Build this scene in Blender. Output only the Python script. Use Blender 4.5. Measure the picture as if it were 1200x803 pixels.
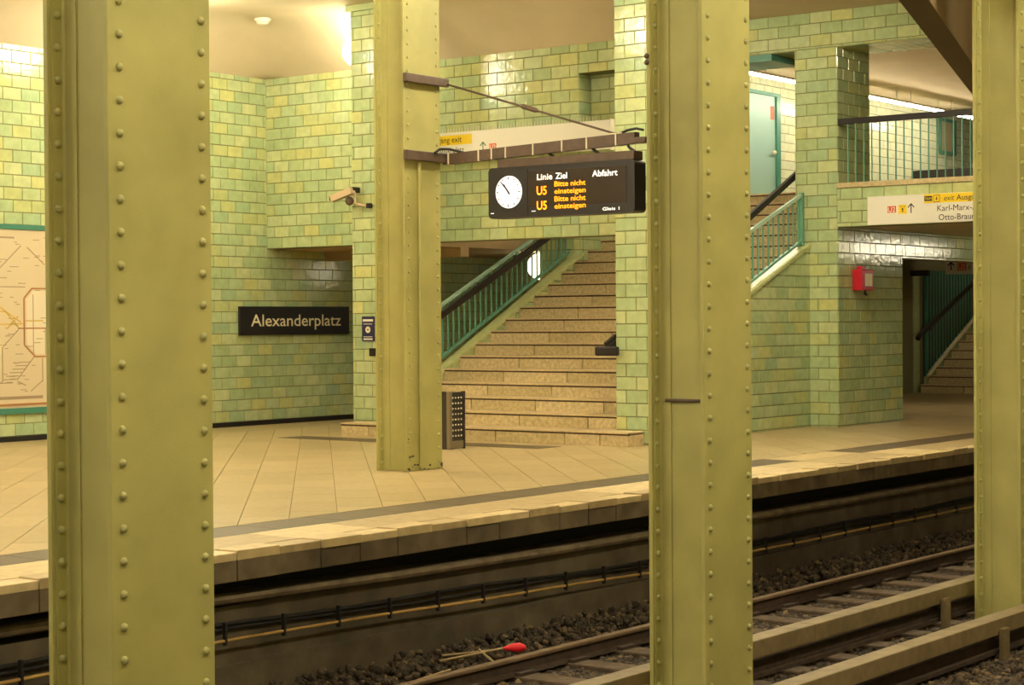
import bpy, bmesh, math, random
from mathutils import Vector, Matrix
random.seed(7)
S = bpy.context.scene
for o in list(bpy.data.objects): bpy.data.objects.remove(o)
COL = S.collection
R = math.radians

# ------------------------------------------------------------------ camera
FPX, YAW, PITCH, ROLL, EYE = 2232.17, 0.642087, -0.0112206, -0.00702956, 1.55
fw = Vector((math.cos(YAW)*math.cos(PITCH), math.sin(YAW)*math.cos(PITCH), math.sin(PITCH)))
rt = Vector((math.sin(YAW), -math.cos(YAW), 0)); up = rt.cross(fw)
rt2 = math.cos(ROLL)*rt + math.sin(ROLL)*up
up2 = -math.sin(ROLL)*rt + math.cos(ROLL)*up
cam_d = bpy.data.cameras.new('camera'); cam = bpy.data.objects.new('camera', cam_d); COL.objects.link(cam)
cam_d.sensor_width = 36; cam_d.sensor_fit = 'HORIZONTAL'; cam_d.lens = FPX/1200*36
cam_d.clip_start = .1; cam_d.clip_end = 300
M = Matrix((( rt2.x, up2.x, -fw.x, 0), (rt2.y, up2.y, -fw.y, 0), (rt2.z, up2.z, -fw.z, EYE), (0, 0, 0, 1)))
cam.matrix_world = M
S.camera = cam
def proj(p):                      # world point -> photograph pixel (only used to rank which pieces show largest)
    d = Vector(p) - Vector((0, 0, EYE)); z = d.dot(fw)
    if z < .1: return (-999, -999, 1)
    return (600+FPX*d.dot(rt2)/z, 401.5-FPX*d.dot(up2)/z, z)

# ------------------------------------------------------------------ world, exposure
W = bpy.data.worlds.new('world'); S.world = W; W.use_nodes = True
bg = W.node_tree.nodes['Background']; bg.inputs[0].default_value = (1, .8, .5, 1); bg.inputs[1].default_value = .03
S.view_settings.view_transform = 'Standard'; S.view_settings.look = 'None'
S.view_settings.gamma = 1; S.view_settings.use_curve_mapping = False
S.view_settings.exposure = 1.12
LIGHT = (1.0, .90, .65)           # colour of the station's lamps
LAMP_GLOBE, ADDED_STRIP, ADDED_NEAR, LAMP_HALL, LAMP_PASS = 17, 43, 40, 30, 18

# ------------------------------------------------------------------ materials
def lin(c):
    return tuple(((v/255)/12.92 if v/255 <= .04045 else ((v/255+.055)/1.055)**2.4) for v in c)
def mat(name, col, rough=.5, metal=0, noise=0, nscale=6, bump=0, bscale=40, spec=.5, vary=None, emit=None, estr=0, ramp=None, rnd=None):
    m = bpy.data.materials.new(name); m.use_nodes = True
    nt = m.node_tree; N = nt.nodes; L = nt.links; b = N['Principled BSDF']
    b.inputs['Roughness'].default_value = rough; b.inputs['Metallic'].default_value = metal
    b.inputs['Specular IOR Level'].default_value = spec
    c = tuple(col)+(1,); b.inputs['Base Color'].default_value = c
    geo = N.new('ShaderNodeNewGeometry')
    src = None
    if ramp:
        r = N.new('ShaderNodeValToRGB'); r.color_ramp.interpolation = 'CONSTANT'
        els = r.color_ramp.elements
        for i, (p, cc) in enumerate(ramp):
            e = els[i] if i < 2 else els.new(p)
            e.position = p; e.color = tuple(cc)+(1,)
        if rnd == 'island': L.new(geo.outputs['Random Per Island'], r.inputs[0])
        else:
            oi = N.new('ShaderNodeObjectInfo'); L.new(oi.outputs['Random'], r.inputs[0])
        src = r.outputs[0]
    if noise:
        n = N.new('ShaderNodeTexNoise'); n.inputs['Scale'].default_value = nscale; n.inputs['Detail'].default_value = 6
        L.new(geo.outputs['Position'], n.inputs['Vector'])
        mr = N.new('ShaderNodeMapRange'); mr.inputs[1].default_value = .3; mr.inputs[2].default_value = .7
        mr.inputs[3].default_value = 1-noise; mr.inputs[4].default_value = 1+noise
        L.new(n.outputs[0], mr.inputs[0])
        mx = N.new('ShaderNodeMix'); mx.data_type = 'RGBA'; mx.blend_type = 'MULTIPLY'; mx.inputs[0].default_value = 1
        if src: L.new(src, mx.inputs[6])
        else: mx.inputs[6].default_value = c
        if vary:
            m2 = N.new('ShaderNodeMix'); m2.data_type = 'RGBA'; m2.inputs[6].default_value = c; m2.inputs[7].default_value = tuple(vary)+(1,)
            n2 = N.new('ShaderNodeTexNoise'); n2.inputs['Scale'].default_value = nscale*.23; n2.inputs['Detail'].default_value = 5
            L.new(geo.outputs['Position'], n2.inputs['Vector'])
            mr2 = N.new('ShaderNodeMapRange'); mr2.inputs[1].default_value = .42; mr2.inputs[2].default_value = .62
            L.new(n2.outputs[0], mr2.inputs[0]); L.new(mr2.outputs[0], m2.inputs[0]); L.new(m2.outputs[2], mx.inputs[6])
        L.new(mr.outputs[0], mx.inputs[7]); src = mx.outputs[2]
    if src: L.new(src, b.inputs['Base Color'])
    if bump:
        n = N.new('ShaderNodeTexNoise'); n.inputs['Scale'].default_value = bscale; n.inputs['Detail'].default_value = 3
        L.new(geo.outputs['Position'], n.inputs['Vector'])
        bp = N.new('ShaderNodeBump'); bp.inputs['Strength'].default_value = bump; bp.inputs['Distance'].default_value = .01
        L.new(n.outputs[0], bp.inputs['Height']); L.new(bp.outputs[0], b.inputs['Normal'])
    if emit:
        b.inputs['Emission Color'].default_value = tuple(emit)+(1,); b.inputs['Emission Strength'].default_value = estr
    return m
G1, G2, G3 = (.35, .46, .24), (.39, .51, .28), (.44, .53, .28)
Y1, Y2, P1, P2, T1 = (.50, .53, .22), (.57, .56, .22), (.48, .56, .32), (.54, .59, .31), (.32, .46, .28)
_m = (.47, .53, .255)
G1, G2, G3, Y1, Y2, P1, P2, T1 = [tuple(.65*a+.35*b for a, b in zip(c, _m)) for c in (G1, G2, G3, Y1, Y2, P1, P2, T1)]
RAMP = [(0, G1), (.13, G2), (.30, P1), (.46, G3), (.60, Y1), (.72, P2), (.84, Y2), (.92, T1), (.97, G2)]
m_tile = mat('glazed_tile', G2, .13, noise=.10, nscale=9, bump=.32, bscale=16, ramp=RAMP)
m_tilej = mat('glazed_tile_joined', G2, .13, noise=.10, nscale=9, bump=.32, bscale=16, ramp=RAMP, rnd='island')
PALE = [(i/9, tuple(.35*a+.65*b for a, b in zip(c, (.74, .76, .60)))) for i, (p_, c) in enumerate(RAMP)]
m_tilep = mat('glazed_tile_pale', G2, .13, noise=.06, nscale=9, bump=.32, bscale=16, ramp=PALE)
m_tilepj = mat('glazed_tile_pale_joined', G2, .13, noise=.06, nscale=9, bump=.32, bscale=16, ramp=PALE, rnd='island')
m_grout = mat('grout', (.22, .20, .09), .9)
m_steel = mat('pillar_paint', (.43, .40, .14), .52, noise=.10, nscale=3, bump=.10, bscale=90, spec=.3, vary=(.395, .365, .12))
m_rivet = mat('rivet_paint', (.42, .40, .16), .4)
m_chip = mat('chipped_paint', (.05, .04, .025), .8)
m_floor = mat('floor_slab', (.56, .43, .22), .36, noise=.10, nscale=14, bump=.04, bscale=120, ramp=[(0, (.445, .34, .172)), (.35, (.475, .362, .186)), (.7, (.42, .318, .155))])
m_floorj = mat('floor_slab_joined', (.56, .43, .22), .36, noise=.10, nscale=14, bump=.04, bscale=120, ramp=[(0, (.445, .34, .172)), (.35, (.475, .362, .186)), (.7, (.42, .318, .155))], rnd='island')
m_joint = mat('floor_joint', (.30, .22, .10), .9)
m_strip = mat('dark_stone', (.115, .08, .045), .45, noise=.15, nscale=20)
m_edge = mat('edge_slab', (.60, .47, .24), .5, noise=.15, nscale=10, ramp=[(0, (.56, .43, .22)), (.4, (.44, .33, .165)), (.7, (.62, .485, .26))])
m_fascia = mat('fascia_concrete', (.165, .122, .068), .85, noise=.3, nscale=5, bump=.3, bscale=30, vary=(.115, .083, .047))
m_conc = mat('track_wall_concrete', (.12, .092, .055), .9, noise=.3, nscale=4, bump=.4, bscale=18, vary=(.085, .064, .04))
m_black = mat('plain_black', (.012, .010, .008), .7)
m_stone = mat('stair_stone', (.60, .45, .22), .55, noise=.22, nscale=22, bump=.05, bscale=80, ramp=[(0, (.53, .42, .225)), (.4, (.57, .455, .25)), (.75, (.49, .39, .20))])
m_nosing_shade = mat('painted_nosing_shade', (.07, .04, .02), .9)  # dark brown of the shadow line painted under the nosings
m_cope = mat('coping_tile', (.52, .55, .25), .25, noise=.1, nscale=12)
m_nose = mat('stair_nosing', (.58, .44, .24), .5, noise=.15, nscale=20)
m_teal = mat('teal_paint', (.06, .22, .155), .35)
m_tealdark = mat('teal_dark', (.02, .06, .045), .4)
m_bar = mat('baluster_teal', (.13, .33, .235), .35)
m_tealg = mat('teal_light', (.38, .55, .43), .25)
m_rail = mat('handrail_black', (.016, .011, .010), .5)
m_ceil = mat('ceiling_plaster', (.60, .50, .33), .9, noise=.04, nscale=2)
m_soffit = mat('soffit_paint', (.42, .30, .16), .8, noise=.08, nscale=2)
m_white = mat('sign_white', (.80, .76, .66), .4)
m_signblack = mat('sign_black', (.014, .012, .012), .45)
m_cream = mat('sign_cream', (.86, .76, .50), .5)
m_yellow = mat('sign_yellow', (.86, .60, .01), .45)
m_red = mat('sign_red', (.72, .09, .03), .45)
m_print = mat('print_black', (.025, .022, .02), .6)
m_green = mat('print_green', (.05, .16, .05), .6)
m_brown = mat('bracket_brown', (.105, .065, .04), .45, noise=.2, nscale=12)
m_case = mat('display_case', (.025, .02, .016), .4)
m_screen = mat('display_screen', (.05, .035, .022), .25)
m_orange = mat('led_orange', (.8, .3, .01), .5, emit=(1, .27, .004), estr=1.1)
m_ledwhite = mat('led_white', (.9, .85, .75), .5, emit=(1, .93, .75), estr=.75)
m_clock = mat('clock_face', (.85, .84, .80), .4, emit=(1, .97, .92), estr=.45)
m_tie = mat('cable_tie', (.75, .68, .52), .5)
m_lamp = mat('lamp_globe', (1, 1, 1), .5, emit=LIGHT, estr=LAMP_GLOBE)
m_added_strip = mat('added_lamp_strip', (1, 1, 1), .5, emit=LIGHT, estr=ADDED_STRIP)
m_added_near = mat('added_lamp_near', (1, 1, 1), .5, emit=LIGHT, estr=ADDED_NEAR)
m_hall_lamp = mat('lamp_tube', (1, 1, 1), .5, emit=(1, .90, .68), estr=LAMP_HALL)
m_pass_lamp = mat('lamp_passage', (1, 1, 1), .5, emit=LIGHT, estr=LAMP_PASS)
m_passglobe = mat('lamp_passage_globe', (1, 1, 1), .5, emit=LIGHT, estr=2.5)
m_housing = mat('lamp_housing', (.6, .55, .42), .5)
m_ballast = mat('ballast_stone', (.10, .075, .05), .9, ramp=[(0, (.075, .053, .036)), (.3, (.11, .08, .05)), (.6, (.055, .042, .03)), (.88, (.19, .13, .068))], rnd='island', noise=.2, nscale=30)
m_ground = mat('track_dirt', (.035, .026, .018), 1, noise=.4, nscale=8, bump=.5, bscale=25)
m_steelrail = mat('rail_steel', (.22, .15, .085), .45, metal=.3, noise=.2, nscale=12)
m_rust = mat('rail_rust', (.055, .034, .022), .85, noise=.3, nscale=15)
m_sleeper = mat('sleeper_wood', (.10, .068, .040), .9, noise=.35, nscale=14, bump=.4, bscale=30)
m_cover = mat('cover_board', (.235, .175, .085), .6, noise=.18, nscale=10, vary=(.19, .14, .066))
m_conduit = mat('conduit_yellow', (.48, .30, .085), .5, noise=.2, nscale=9)
m_pipe = mat('ledge_concrete', (.18, .135, .078), .8, noise=.3, nscale=7, bump=.2, bscale=30)
m_bin = mat('bin_steel', (.30, .25, .17), .35, metal=.6)
m_bindark = mat('bin_dark', (.035, .03, .022), .5)
m_pink = mat('camera_housing', (.62, .46, .30), .5)
m_blue = mat('info_plate_blue', (.025, .02, .075), .4)
m_extred = mat('alarm_red', (.55, .012, .03), .35)
m_door = mat('door_teal', (.30, .47, .42), .4)
m_map = mat('map_paper', (.66, .55, .36), .35)
m_mapring = mat('map_ring', (.42, .19, .07), .5)
m_mapline = mat('map_line', (.36, .26, .16), .5)
m_mapyel = mat('map_yellow', (.62, .42, .08), .5)
m_maplight = mat('map_centre', (.74, .65, .47), .4)
m_litter = mat('litter_red', (.80, .01, .02), .5)
m_leaf = mat('litter_leaf', (.05, .12, .04), .6)
m_twig = mat('litter_stalk', (.34, .25, .12), .8)
m_beam_shade = mat('painted_beam_shade', (.12, .085, .045), .8)
m_glass = mat('window_glass', (.50, .40, .25), .15)

# ------------------------------------------------------------------ helpers
LOC = {}
def link(name, me, m=None, parent=None, loc=(0, 0, 0), rz=0):
    o = bpy.data.objects.new(name, me); COL.objects.link(o)
    if m is not None and me is not None and not me.materials: me.materials.append(m)
    pl = LOC.get(parent.name, Vector()) if parent else Vector()
    w = Vector(loc); LOC[o.name] = w
    o.location = w - pl
    if parent: o.parent = parent
    o.rotation_euler = (0, 0, rz)
    return o
def tag(o, label, cat=None, group=None, kind=None):
    o['label'] = label
    if cat: o['category'] = cat
    if group: o['group'] = group
    if kind: o['kind'] = kind
    return o
def thing(name, label, cat, loc=(0, 0, 0), group=None):
    o = bpy.data.objects.new(name, None); COL.objects.link(o); o.empty_display_size = .1
    o.location = loc; LOC[o.name] = Vector(loc)
    return tag(o, label, cat, group)
def struct(o, label=None):
    o['kind'] = 'structure'
    if label: o['label'] = label
    return o
class MB:
    """collects shapes in world coordinates, then builds ONE mesh object"""
    def __init__(s): s.v = []; s.f = []; s.sm = []
    def add(s, vs, fs, smooth=False):
        n = len(s.v); s.v += [tuple(v) for v in vs]; s.f += [tuple(i+n for i in f) for f in fs]; s.sm += [smooth]*len(fs); return s
    def box(s, x0, x1, y0, y1, z0, z1):
        return s.add([(x0,y0,z0),(x1,y0,z0),(x1,y1,z0),(x0,y1,z0),(x0,y0,z1),(x1,y0,z1),(x1,y1,z1),(x0,y1,z1)],
                     [(0,3,2,1),(4,5,6,7),(0,1,5,4),(1,2,6,5),(2,3,7,6),(3,0,4,7)])
    def bbox(s, x0, x1, y0, y1, z0, z1, b=.01):       # box with chamfered edges
        bm = bmesh.new(); bmesh.ops.create_cube(bm, size=1)
        for v in bm.verts: v.co = ((x0+x1)/2+v.co.x*(x1-x0), (y0+y1)/2+v.co.y*(y1-y0), (z0+z1)/2+v.co.z*(z1-z0))
        bmesh.ops.bevel(bm, geom=list(bm.edges), offset=b, segments=2, affect='EDGES', profile=.5)
        bm.verts.index_update(); s.add([v.co[:] for v in bm.verts], [[v.index for v in f.verts] for f in bm.faces]); bm.free(); return s
    def prism_y(s, poly, y0, y1):                     # polygon in (x,z) extruded along y
        n = len(poly); vs = [(x, y0, z) for x, z in poly]+[(x, y1, z) for x, z in poly]
        fs = [tuple(range(n)), tuple(range(2*n-1, n-1, -1))]+[(i, i+n, (i+1) % n+n, (i+1) % n) for i in range(n)]
        return s.add(vs, fs)
    def prism_x(s, poly, x0, x1):                     # polygon in (y,z) extruded along x
        n = len(poly); vs = [(x0, y, z) for y, z in poly]+[(x1, y, z) for y, z in poly]
        fs = [tuple(range(n)), tuple(range(2*n-1, n-1, -1))]+[(i, i+n, (i+1) % n+n, (i+1) % n) for i in range(n)]
        return s.add(vs, fs)
    def prism_z(s, poly, z0, z1):
        n = len(poly); vs = [(x, y, z0) for x, y in poly]+[(x, y, z1) for x, y in poly]
        fs = [tuple(range(n)), tuple(range(2*n-1, n-1, -1))]+[(i, i+n, (i+1) % n+n, (i+1) % n) for i in range(n)]
        return s.add(vs, fs)
    def tube(s, pts, r, n=8, cap=True):
        pts = [Vector(p) for p in pts]; rings = []
        for i, p in enumerate(pts):
            d = (pts[min(i+1, len(pts)-1)]-pts[max(i-1, 0)]).normalized()
            a = d.cross(Vector((0, 0, 1)))
            if a.length < .01: a = d.cross(Vector((1, 0, 0)))
            a.normalize(); c = d.cross(a); rr = r[i] if isinstance(r, (list, tuple)) else r
            rings.append([p+rr*(math.cos(2*math.pi*k/n)*a+math.sin(2*math.pi*k/n)*c) for k in range(n)])
        vs = [v for g in rings for v in g]; fs = []
        for i in range(len(pts)-1):
            for k in range(n): fs.append((i*n+k, i*n+(k+1) % n, (i+1)*n+(k+1) % n, (i+1)*n+k))
        s.add(vs, fs, True)
        if cap: s.add(rings[0], [tuple(range(n))]); s.add(rings[-1], [tuple(range(n))])
        return s
    def bar(s, p, q, w, h):                           # rectangular bar between two points, h measured upright
        p, q = Vector(p), Vector(q); d = (q-p).normalized(); a = d.cross(Vector((0, 0, 1)))
        if a.length < .01: a = Vector((1, 0, 0))
        a.normalize(); c = a.cross(d); vs = []
        for e in (p, q):
            for sa, sc in ((-1,-1),(1,-1),(1,1),(-1,1)): vs.append(e+a*sa*w/2+c*sc*h/2)
        return s.add(vs, [(0,1,2,3),(7,6,5,4),(0,4,5,1),(1,5,6,2),(2,6,7,3),(3,7,4,0)])
    def sphere(s, c, r, n=20, m=12, sz=1):
        vs = []; fs = []
        for i in range(m+1):
            t = math.pi*i/m
            for k in range(n): vs.append((c[0]+r*math.sin(t)*math.cos(2*math.pi*k/n), c[1]+r*math.sin(t)*math.sin(2*math.pi*k/n), c[2]+r*sz*math.cos(t)))
        for i in range(m):
            for k in range(n): fs.append((i*n+k, (i+1)*n+k, (i+1)*n+(k+1) % n, i*n+(k+1) % n))
        return s.add(vs, fs, True)
    def mesh(s, name):
        me = bpy.data.meshes.new(name); me.from_pydata(s.v, [], s.f); me.update()
        bm = bmesh.new(); bm.from_mesh(me); bmesh.ops.recalc_face_normals(bm, faces=list(bm.faces)); bm.to_mesh(me); bm.free()
        if any(s.sm): me.polygons.foreach_set('use_smooth', s.sm[:len(me.polygons)])
        return me
    def build(s, name, m, parent=None):
        pl = LOC.get(parent.name, Vector()) if parent else Vector()
        s.v = [tuple(Vector(v)-pl) for v in s.v]
        o = link(name, s.mesh(name), m, parent, pl)
        o.location = (0, 0, 0); LOC[o.name] = pl
        return o
def clip(poly, region):
    out = poly
    for i in range(len(region)):
        a, b = region[i], region[(i+1) % len(region)]; inp = out; out = []
        def side(p): return (b[0]-a[0])*(p[1]-a[1])-(b[1]-a[1])*(p[0]-a[0])
        for j in range(len(inp)):
            p, q = inp[j], inp[(j+1) % len(inp)]; sp, sq = side(p), side(q)
            if sp >= -1e-9: out.append(p)
            if (sp > 1e-9 and sq < -1e-9) or (sp < -1e-9 and sq > 1e-9):
                t = sp/(sp-sq); out.append((p[0]+t*(q[0]-p[0]), p[1]+t*(q[1]-p[1])))
        if len(out) < 3: return []
    return out
def parea(p): return abs(sum(p[i][0]*p[(i+1) % len(p)][1]-p[(i+1) % len(p)][0]*p[i][1] for i in range(len(p))))/2
def rect(a0, a1, z0, z1): return [(a0, z0), (a1, z0), (a1, z1), (a0, z1)]
COLS = [(57, 247), (444, 519), (763, 881), (1144, 1300)]      # where the steel pillars hide the wall
def shows(p):
    x, y, z = proj(p)
    if not (-5 < x < 1205 and -5 < y < 808): return 0
    for a, b in COLS:
        if a+6 < x < b-6: return 0
    return 1/z
TW, TH, GAP, TT = .305, .165, .008, .007
TILE_CACHE = {}
def tile_mesh(w, h, pale=False):
    k = (round(w, 3), round(h, 3), pale)
    if k not in TILE_CACHE:
        TILE_CACHE[k] = poly_tile([(-w/2, -h/2), (w/2, -h/2), (w/2, h/2), (-w/2, h/2)], TT, 'tile')
        TILE_CACHE[k].materials.append(m_tilep if pale else m_tile)
    return TILE_CACHE[k]
def tile_vf(poly, t, b=.004):
    n = len(poly); cx = sum(p[0] for p in poly)/n; cz = sum(p[1] for p in poly)/n
    fr = []
    for x, z in poly:
        dx, dz = cx-x, cz-z
        fr.append((x+math.copysign(min(b, abs(dx)), dx), -t, z+math.copysign(min(b, abs(dz)), dz)))
    vs = [(x, .001, z) for x, z in poly]+fr
    fs = [tuple(range(n, 2*n))]+[(i, (i+1) % n, (i+1) % n+n, i+n) for i in range(n)]
    return vs, fs
def poly_tile(poly, t, name):
    vs, fs = tile_vf(poly, t); me = bpy.data.meshes.new(name); me.from_pydata(vs, [], fs); me.update(); return me
class Tiles:
    """tiles of one wall or pier: the 300 that show largest are parts, the rest one joined part"""
    def __init__(s, parent, limit=300, pale=False): s.parent = parent; s.items = []; s.limit = limit; s.pale = pale
    def face(s, origin, rz, regions, aoff=0, zoff=0, force_join=False, TW=TW):
        c, sn = math.cos(rz), math.sin(rz)
        a0 = min(p[0] for g in regions for p in g); a1 = max(p[0] for g in regions for p in g)
        z0 = min(p[1] for g in regions for p in g); z1 = max(p[1] for g in regions for p in g)
        r = math.floor((z0-zoff)/TH)-1
        while zoff+r*TH < z1:
            k = math.floor((a0-aoff)/TW)-2; sh = TW/2 if r % 2 else 0
            sh += .02*math.sin(r*1.7)*0
            while aoff+sh+k*TW < a1:
                base = rect(aoff+sh+k*TW+GAP/2, aoff+sh+(k+1)*TW-GAP/2, zoff+r*TH+GAP/2, zoff+(r+1)*TH-GAP/2)
                for g in regions:
                    p = clip(base, g)
                    if p and parea(p) > .0012:
                        cx = (min(q[0] for q in p)+max(q[0] for q in p))/2; cz = (min(q[1] for q in p)+max(q[1] for q in p))/2
                        w = Vector((origin[0]+c*cx, origin[1]+sn*cx, cz)); sc = shows(w)
                        nrm = Vector((sn, -c, 0))
                        if (w-Vector((0, 0, EYE))).dot(nrm) > 0: sc = 0
                        if sc*FPX*.16 < 8 or force_join: sc = 0
                        s.items.append((sc*parea(p), w, rz, [(q[0]-cx, q[1]-cz) for q in p], origin))
                k += 1
            r += 1
        return s
    def done(s):
        it = sorted(s.items, key=lambda t: -t[0])
        own = [t for t in it[:s.limit] if t[0] > 0]; rest = it[len(own):]
        for sc, w, rz, poly, og in own:
            xs = [q[0] for q in poly]; zs = [q[1] for q in poly]
            isr = len(poly) == 4 and abs(parea(poly)-(max(xs)-min(xs))*(max(zs)-min(zs))) < 1e-5
            if isr: me = tile_mesh(max(xs)-min(xs), max(zs)-min(zs), s.pale)
            else: me = poly_tile(poly, TT, 'tile'); me.materials.append(m_tilep if s.pale else m_tile)
            link('tile', me, None, s.parent, w, rz)
        if rest:
            mb = MB()
            for sc, w, rz, poly, og in rest:
                vs, fs = tile_vf(poly, TT); c, sn = math.cos(rz), math.sin(rz)
                mb.add([(w.x+c*x-sn*y, w.y+sn*x+c*y, w.z+z) for x, y, z in vs], fs)
            o = mb.build('tiles', m_tilepj if s.pale else m_tilej, s.parent); o['kind'] = 'stuff'
NY, NX, PX = 0, -math.pi/2, math.pi/2        # faces looking to -Y, -X, +X
def text(s, m, parent, loc, rz, height=None, width=None, align='LEFT', name='lettering', bold=0, shear=0):
    cu = bpy.data.curves.new('t', 'FONT'); cu.body = s; cu.size = 1; cu.shear = shear; cu.offset = bold; cu.extrude = 0; cu.resolution_u = 3
    t = bpy.data.objects.new('t', cu); me = bpy.data.meshes.new_from_object(t); bpy.data.objects.remove(t)
    xs = [v.co.x for v in me.vertices]; ys = [v.co.y for v in me.vertices]
    x0, x1 = min(xs), max(xs); sy = height/.72 if height else width/(x1-x0); sx = width/(x1-x0) if width else sy
    off = {'LEFT': -x0, 'RIGHT': -x1, 'CENTER': -(x0+x1)/2}[align]
    c, sn = math.cos(rz), math.sin(rz)
    for v in me.vertices:
        lx = (v.co.x+off)*sx; v.co = (c*lx, sn*lx, v.co.y*sy)
    return link(name, me, m, parent, loc)
def flat(polys, m, parent, loc, rz, name, t=.002):       # thin raised prints in the (along, up) plane of a sign
    mb = MB(); c, sn = math.cos(rz), math.sin(rz)
    for p in polys:
        n = len(p)
        f = [(loc[0]+c*a+sn*t, loc[1]+sn*a-c*t, loc[2]+z) for a, z in p]; b = [(loc[0]+c*a, loc[1]+sn*a, loc[2]+z) for a, z in p]
        mb.add(f+b, [tuple(range(n))]+[(i, (i+1) % n, (i+1) % n+n, i+n) for i in range(n)])
    return mb.build(name, m, parent)
def line_poly(p, q, w):
    dx, dz = q[0]-p[0], q[1]-p[1]; l = math.hypot(dx, dz) or 1; nx, nz = -dz/l*w/2, dx/l*w/2
    return [(p[0]+nx, p[1]+nz), (q[0]+nx, q[1]+nz), (q[0]-nx, q[1]-nz), (p[0]-nx, p[1]-nz)]
def arrow(a, z, h, w, th):                                # upright arrow, foot at (a,z)
    return [rect(a-th/2, a+th/2, z, z+h*.93), line_poly((a-w/2, z+h*.60), (a, z+h), th), line_poly((a+w/2, z+h*.60), (a, z+h), th)]

# ------------------------------------------------------------------ numbers of the place
EDGE = 9.2; WA = 20.4; HX = 21.05; HB = 2.68; BX = 19.92; CEIL = 5.95; COVE = 5.26
EX = 24.55; YN, YF = 12.55, 13.22; YS = 17.0; YB = 17.66
RISE, GO, ST0, NST = .177, .365, 19.62, 20
LAND = RISE*NST
# ------------------------------------------------------------------ shell
cl = struct(MB().box(-8, 60, -8, 30, CEIL, CEIL+.3).build('ceiling', m_ceil), 'plain cream ceiling of the station')
# cove along the left wall and the back wall
mb = MB(); n = 28; cells = []
def cz(x, y):
    d1, d2 = WA-y, HX-x; h = max(0, .5-abs(d1-d2))/.5; d = min(d1, d2)-h*h*.5*.25
    return COVE+(CEIL-COVE)*math.sin(math.pi/2*min(1, max(0, d)))
xs = [4, 8, 12, 15, 17, 18.5, 19.4]+[19.5+.1*i for i in range(16)]+[HX]; xs[-2] = 21.0
ys = [YF, 14, 15, 16, 17, 17.6, 18.2, 18.8, 19.2]+[19.3+.1*i for i in range(11)]+[WA]
vid = {}
def vv(i, j):
    if (i, j) not in vid: vid[(i, j)] = len(mb.v); mb.v.append((xs[i], ys[j], cz(xs[i], ys[j])-.002))
    return vid[(i, j)]
for i in range(len(xs)-1):
    for j in range(len(ys)-1):
        if min(WA-ys[j+1], HX-xs[i+1]) < 1.0:
            mb.f.append((vv(i, j), vv(i, j+1), vv(i+1, j+1), vv(i+1, j))); mb.sm.append(True)
mb.add([(HX-1.1, YF, CEIL), (HX, YF, COVE), (HX, YF, CEIL)], [(0, 1, 2)])
struct(mb.build('trim_1', m_ceil), 'plaster cove where the ceiling meets the tiled walls')
# left wall with the station name
wl = struct(MB().box(3, 27.3, WA, WA+.3, -.05, CEIL).build('wall_left', m_grout), 'green tiled wall behind the platform')
Tiles(wl).face((0, WA, 0), NY, [rect(13.5, 27, .07, COVE-.0)], aoff=.1, zoff=.07).done()
struct(MB().box(3, 27, WA-.025, WA, 0, .068).build('baseboard_left', m_signblack), 'black baseboard along the green tiled wall')
# back wall (upper part, over the passage and the stairs) with its niche
mb = MB(); NY0, NY1, NZ0, NZ1 = 13.55, 14.6, 4.19, 4.87
mb.box(HX, HX+.3, NY1, WA, HB, CEIL).box(HX, HX+.3, YF, NY0, HB, CEIL).box(HX, HX+.3, NY0, NY1, HB, NZ0).box(HX, HX+.3, NY0, NY1, NZ1, CEIL).box(HX+.28, HX+.3, NY0, NY1, NZ0, NZ1)
wb = struct(mb.build('wall_back', m_grout), 'upper green tiled wall hanging over the passage and stairs')
A = lambda y: WA-y
t = Tiles(wb)
t.face((HX, WA), NX, [rect(0, A(NY1), HB, COVE), rect(A(NY1), A(YF), NZ1, COVE), rect(A(NY1), A(YF), HB, NZ0)], aoff=.02, zoff=HB)
t.face((HX+.28, WA), NX, [rect(A(NY1), A(NY0), NZ0, NZ1)], aoff=.02, zoff=HB, force_join=True)
t.face((HX, NY1), NY, [rect(0, .28, NZ0, NZ1)], zoff=HB, force_join=True)
t.done()
# passage behind the back wall
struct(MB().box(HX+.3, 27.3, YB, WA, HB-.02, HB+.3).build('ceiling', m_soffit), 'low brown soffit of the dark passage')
wp = struct(MB().box(27, 27.3, YS, WA, 0, HB).build('wall_passage_end', m_grout), 'tiled end wall of the dark passage')
Tiles(wp).face((27, WA), NX, [rect(0, A(YB), 0, HB-.02)], zoff=.07).done()
struct(MB().box(22.35, 22.55, YB, WA-.01, HB-.16, HB-.02).build('trim_2', m_soffit), 'brown downstand beam under the passage soffit')

def pier(label, x0, x1, y0, y1, z0, z1, aoff=0, tw=.305, west=True, south=True, cap=False, regs=None, sregs=None):
    p = thing('tiled_pier', label, 'pillar', (x0, y0, z0))
    MB().box(x0+.004, x1, y0+.004, y1, z0, z1).build('core', m_grout, p)
    t = Tiles(p)
    if west: t.face((x0+.004, y1), NX, regs or [rect(0, y1-y0-.004, z0, z1)], aoff=aoff, zoff=.02, TW=tw)
    if south: t.face((x0+.004, y0+.004), NY, sregs or [rect(.0, x1-x0-.004, z0, z1)], aoff=-.15, zoff=.02, TW=tw)
    t.done()
    if cap: MB().bbox(x0-.05, x1, y0-.02, y1+.06, z1, z1+.09, .01).build('cap', m_tilej, p)
    return p
pB = pier('slim green tiled pier left of the stairs with blue plate and cameras', BX, BX+.56, YS, YB, 0, 5.86, aoff=.2, cap=True)
pC = pier('green tiled pier at the right foot of the stairs', BX-.07, BX+.55, YN+.15, YF, 0, CEIL, aoff=0)
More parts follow.
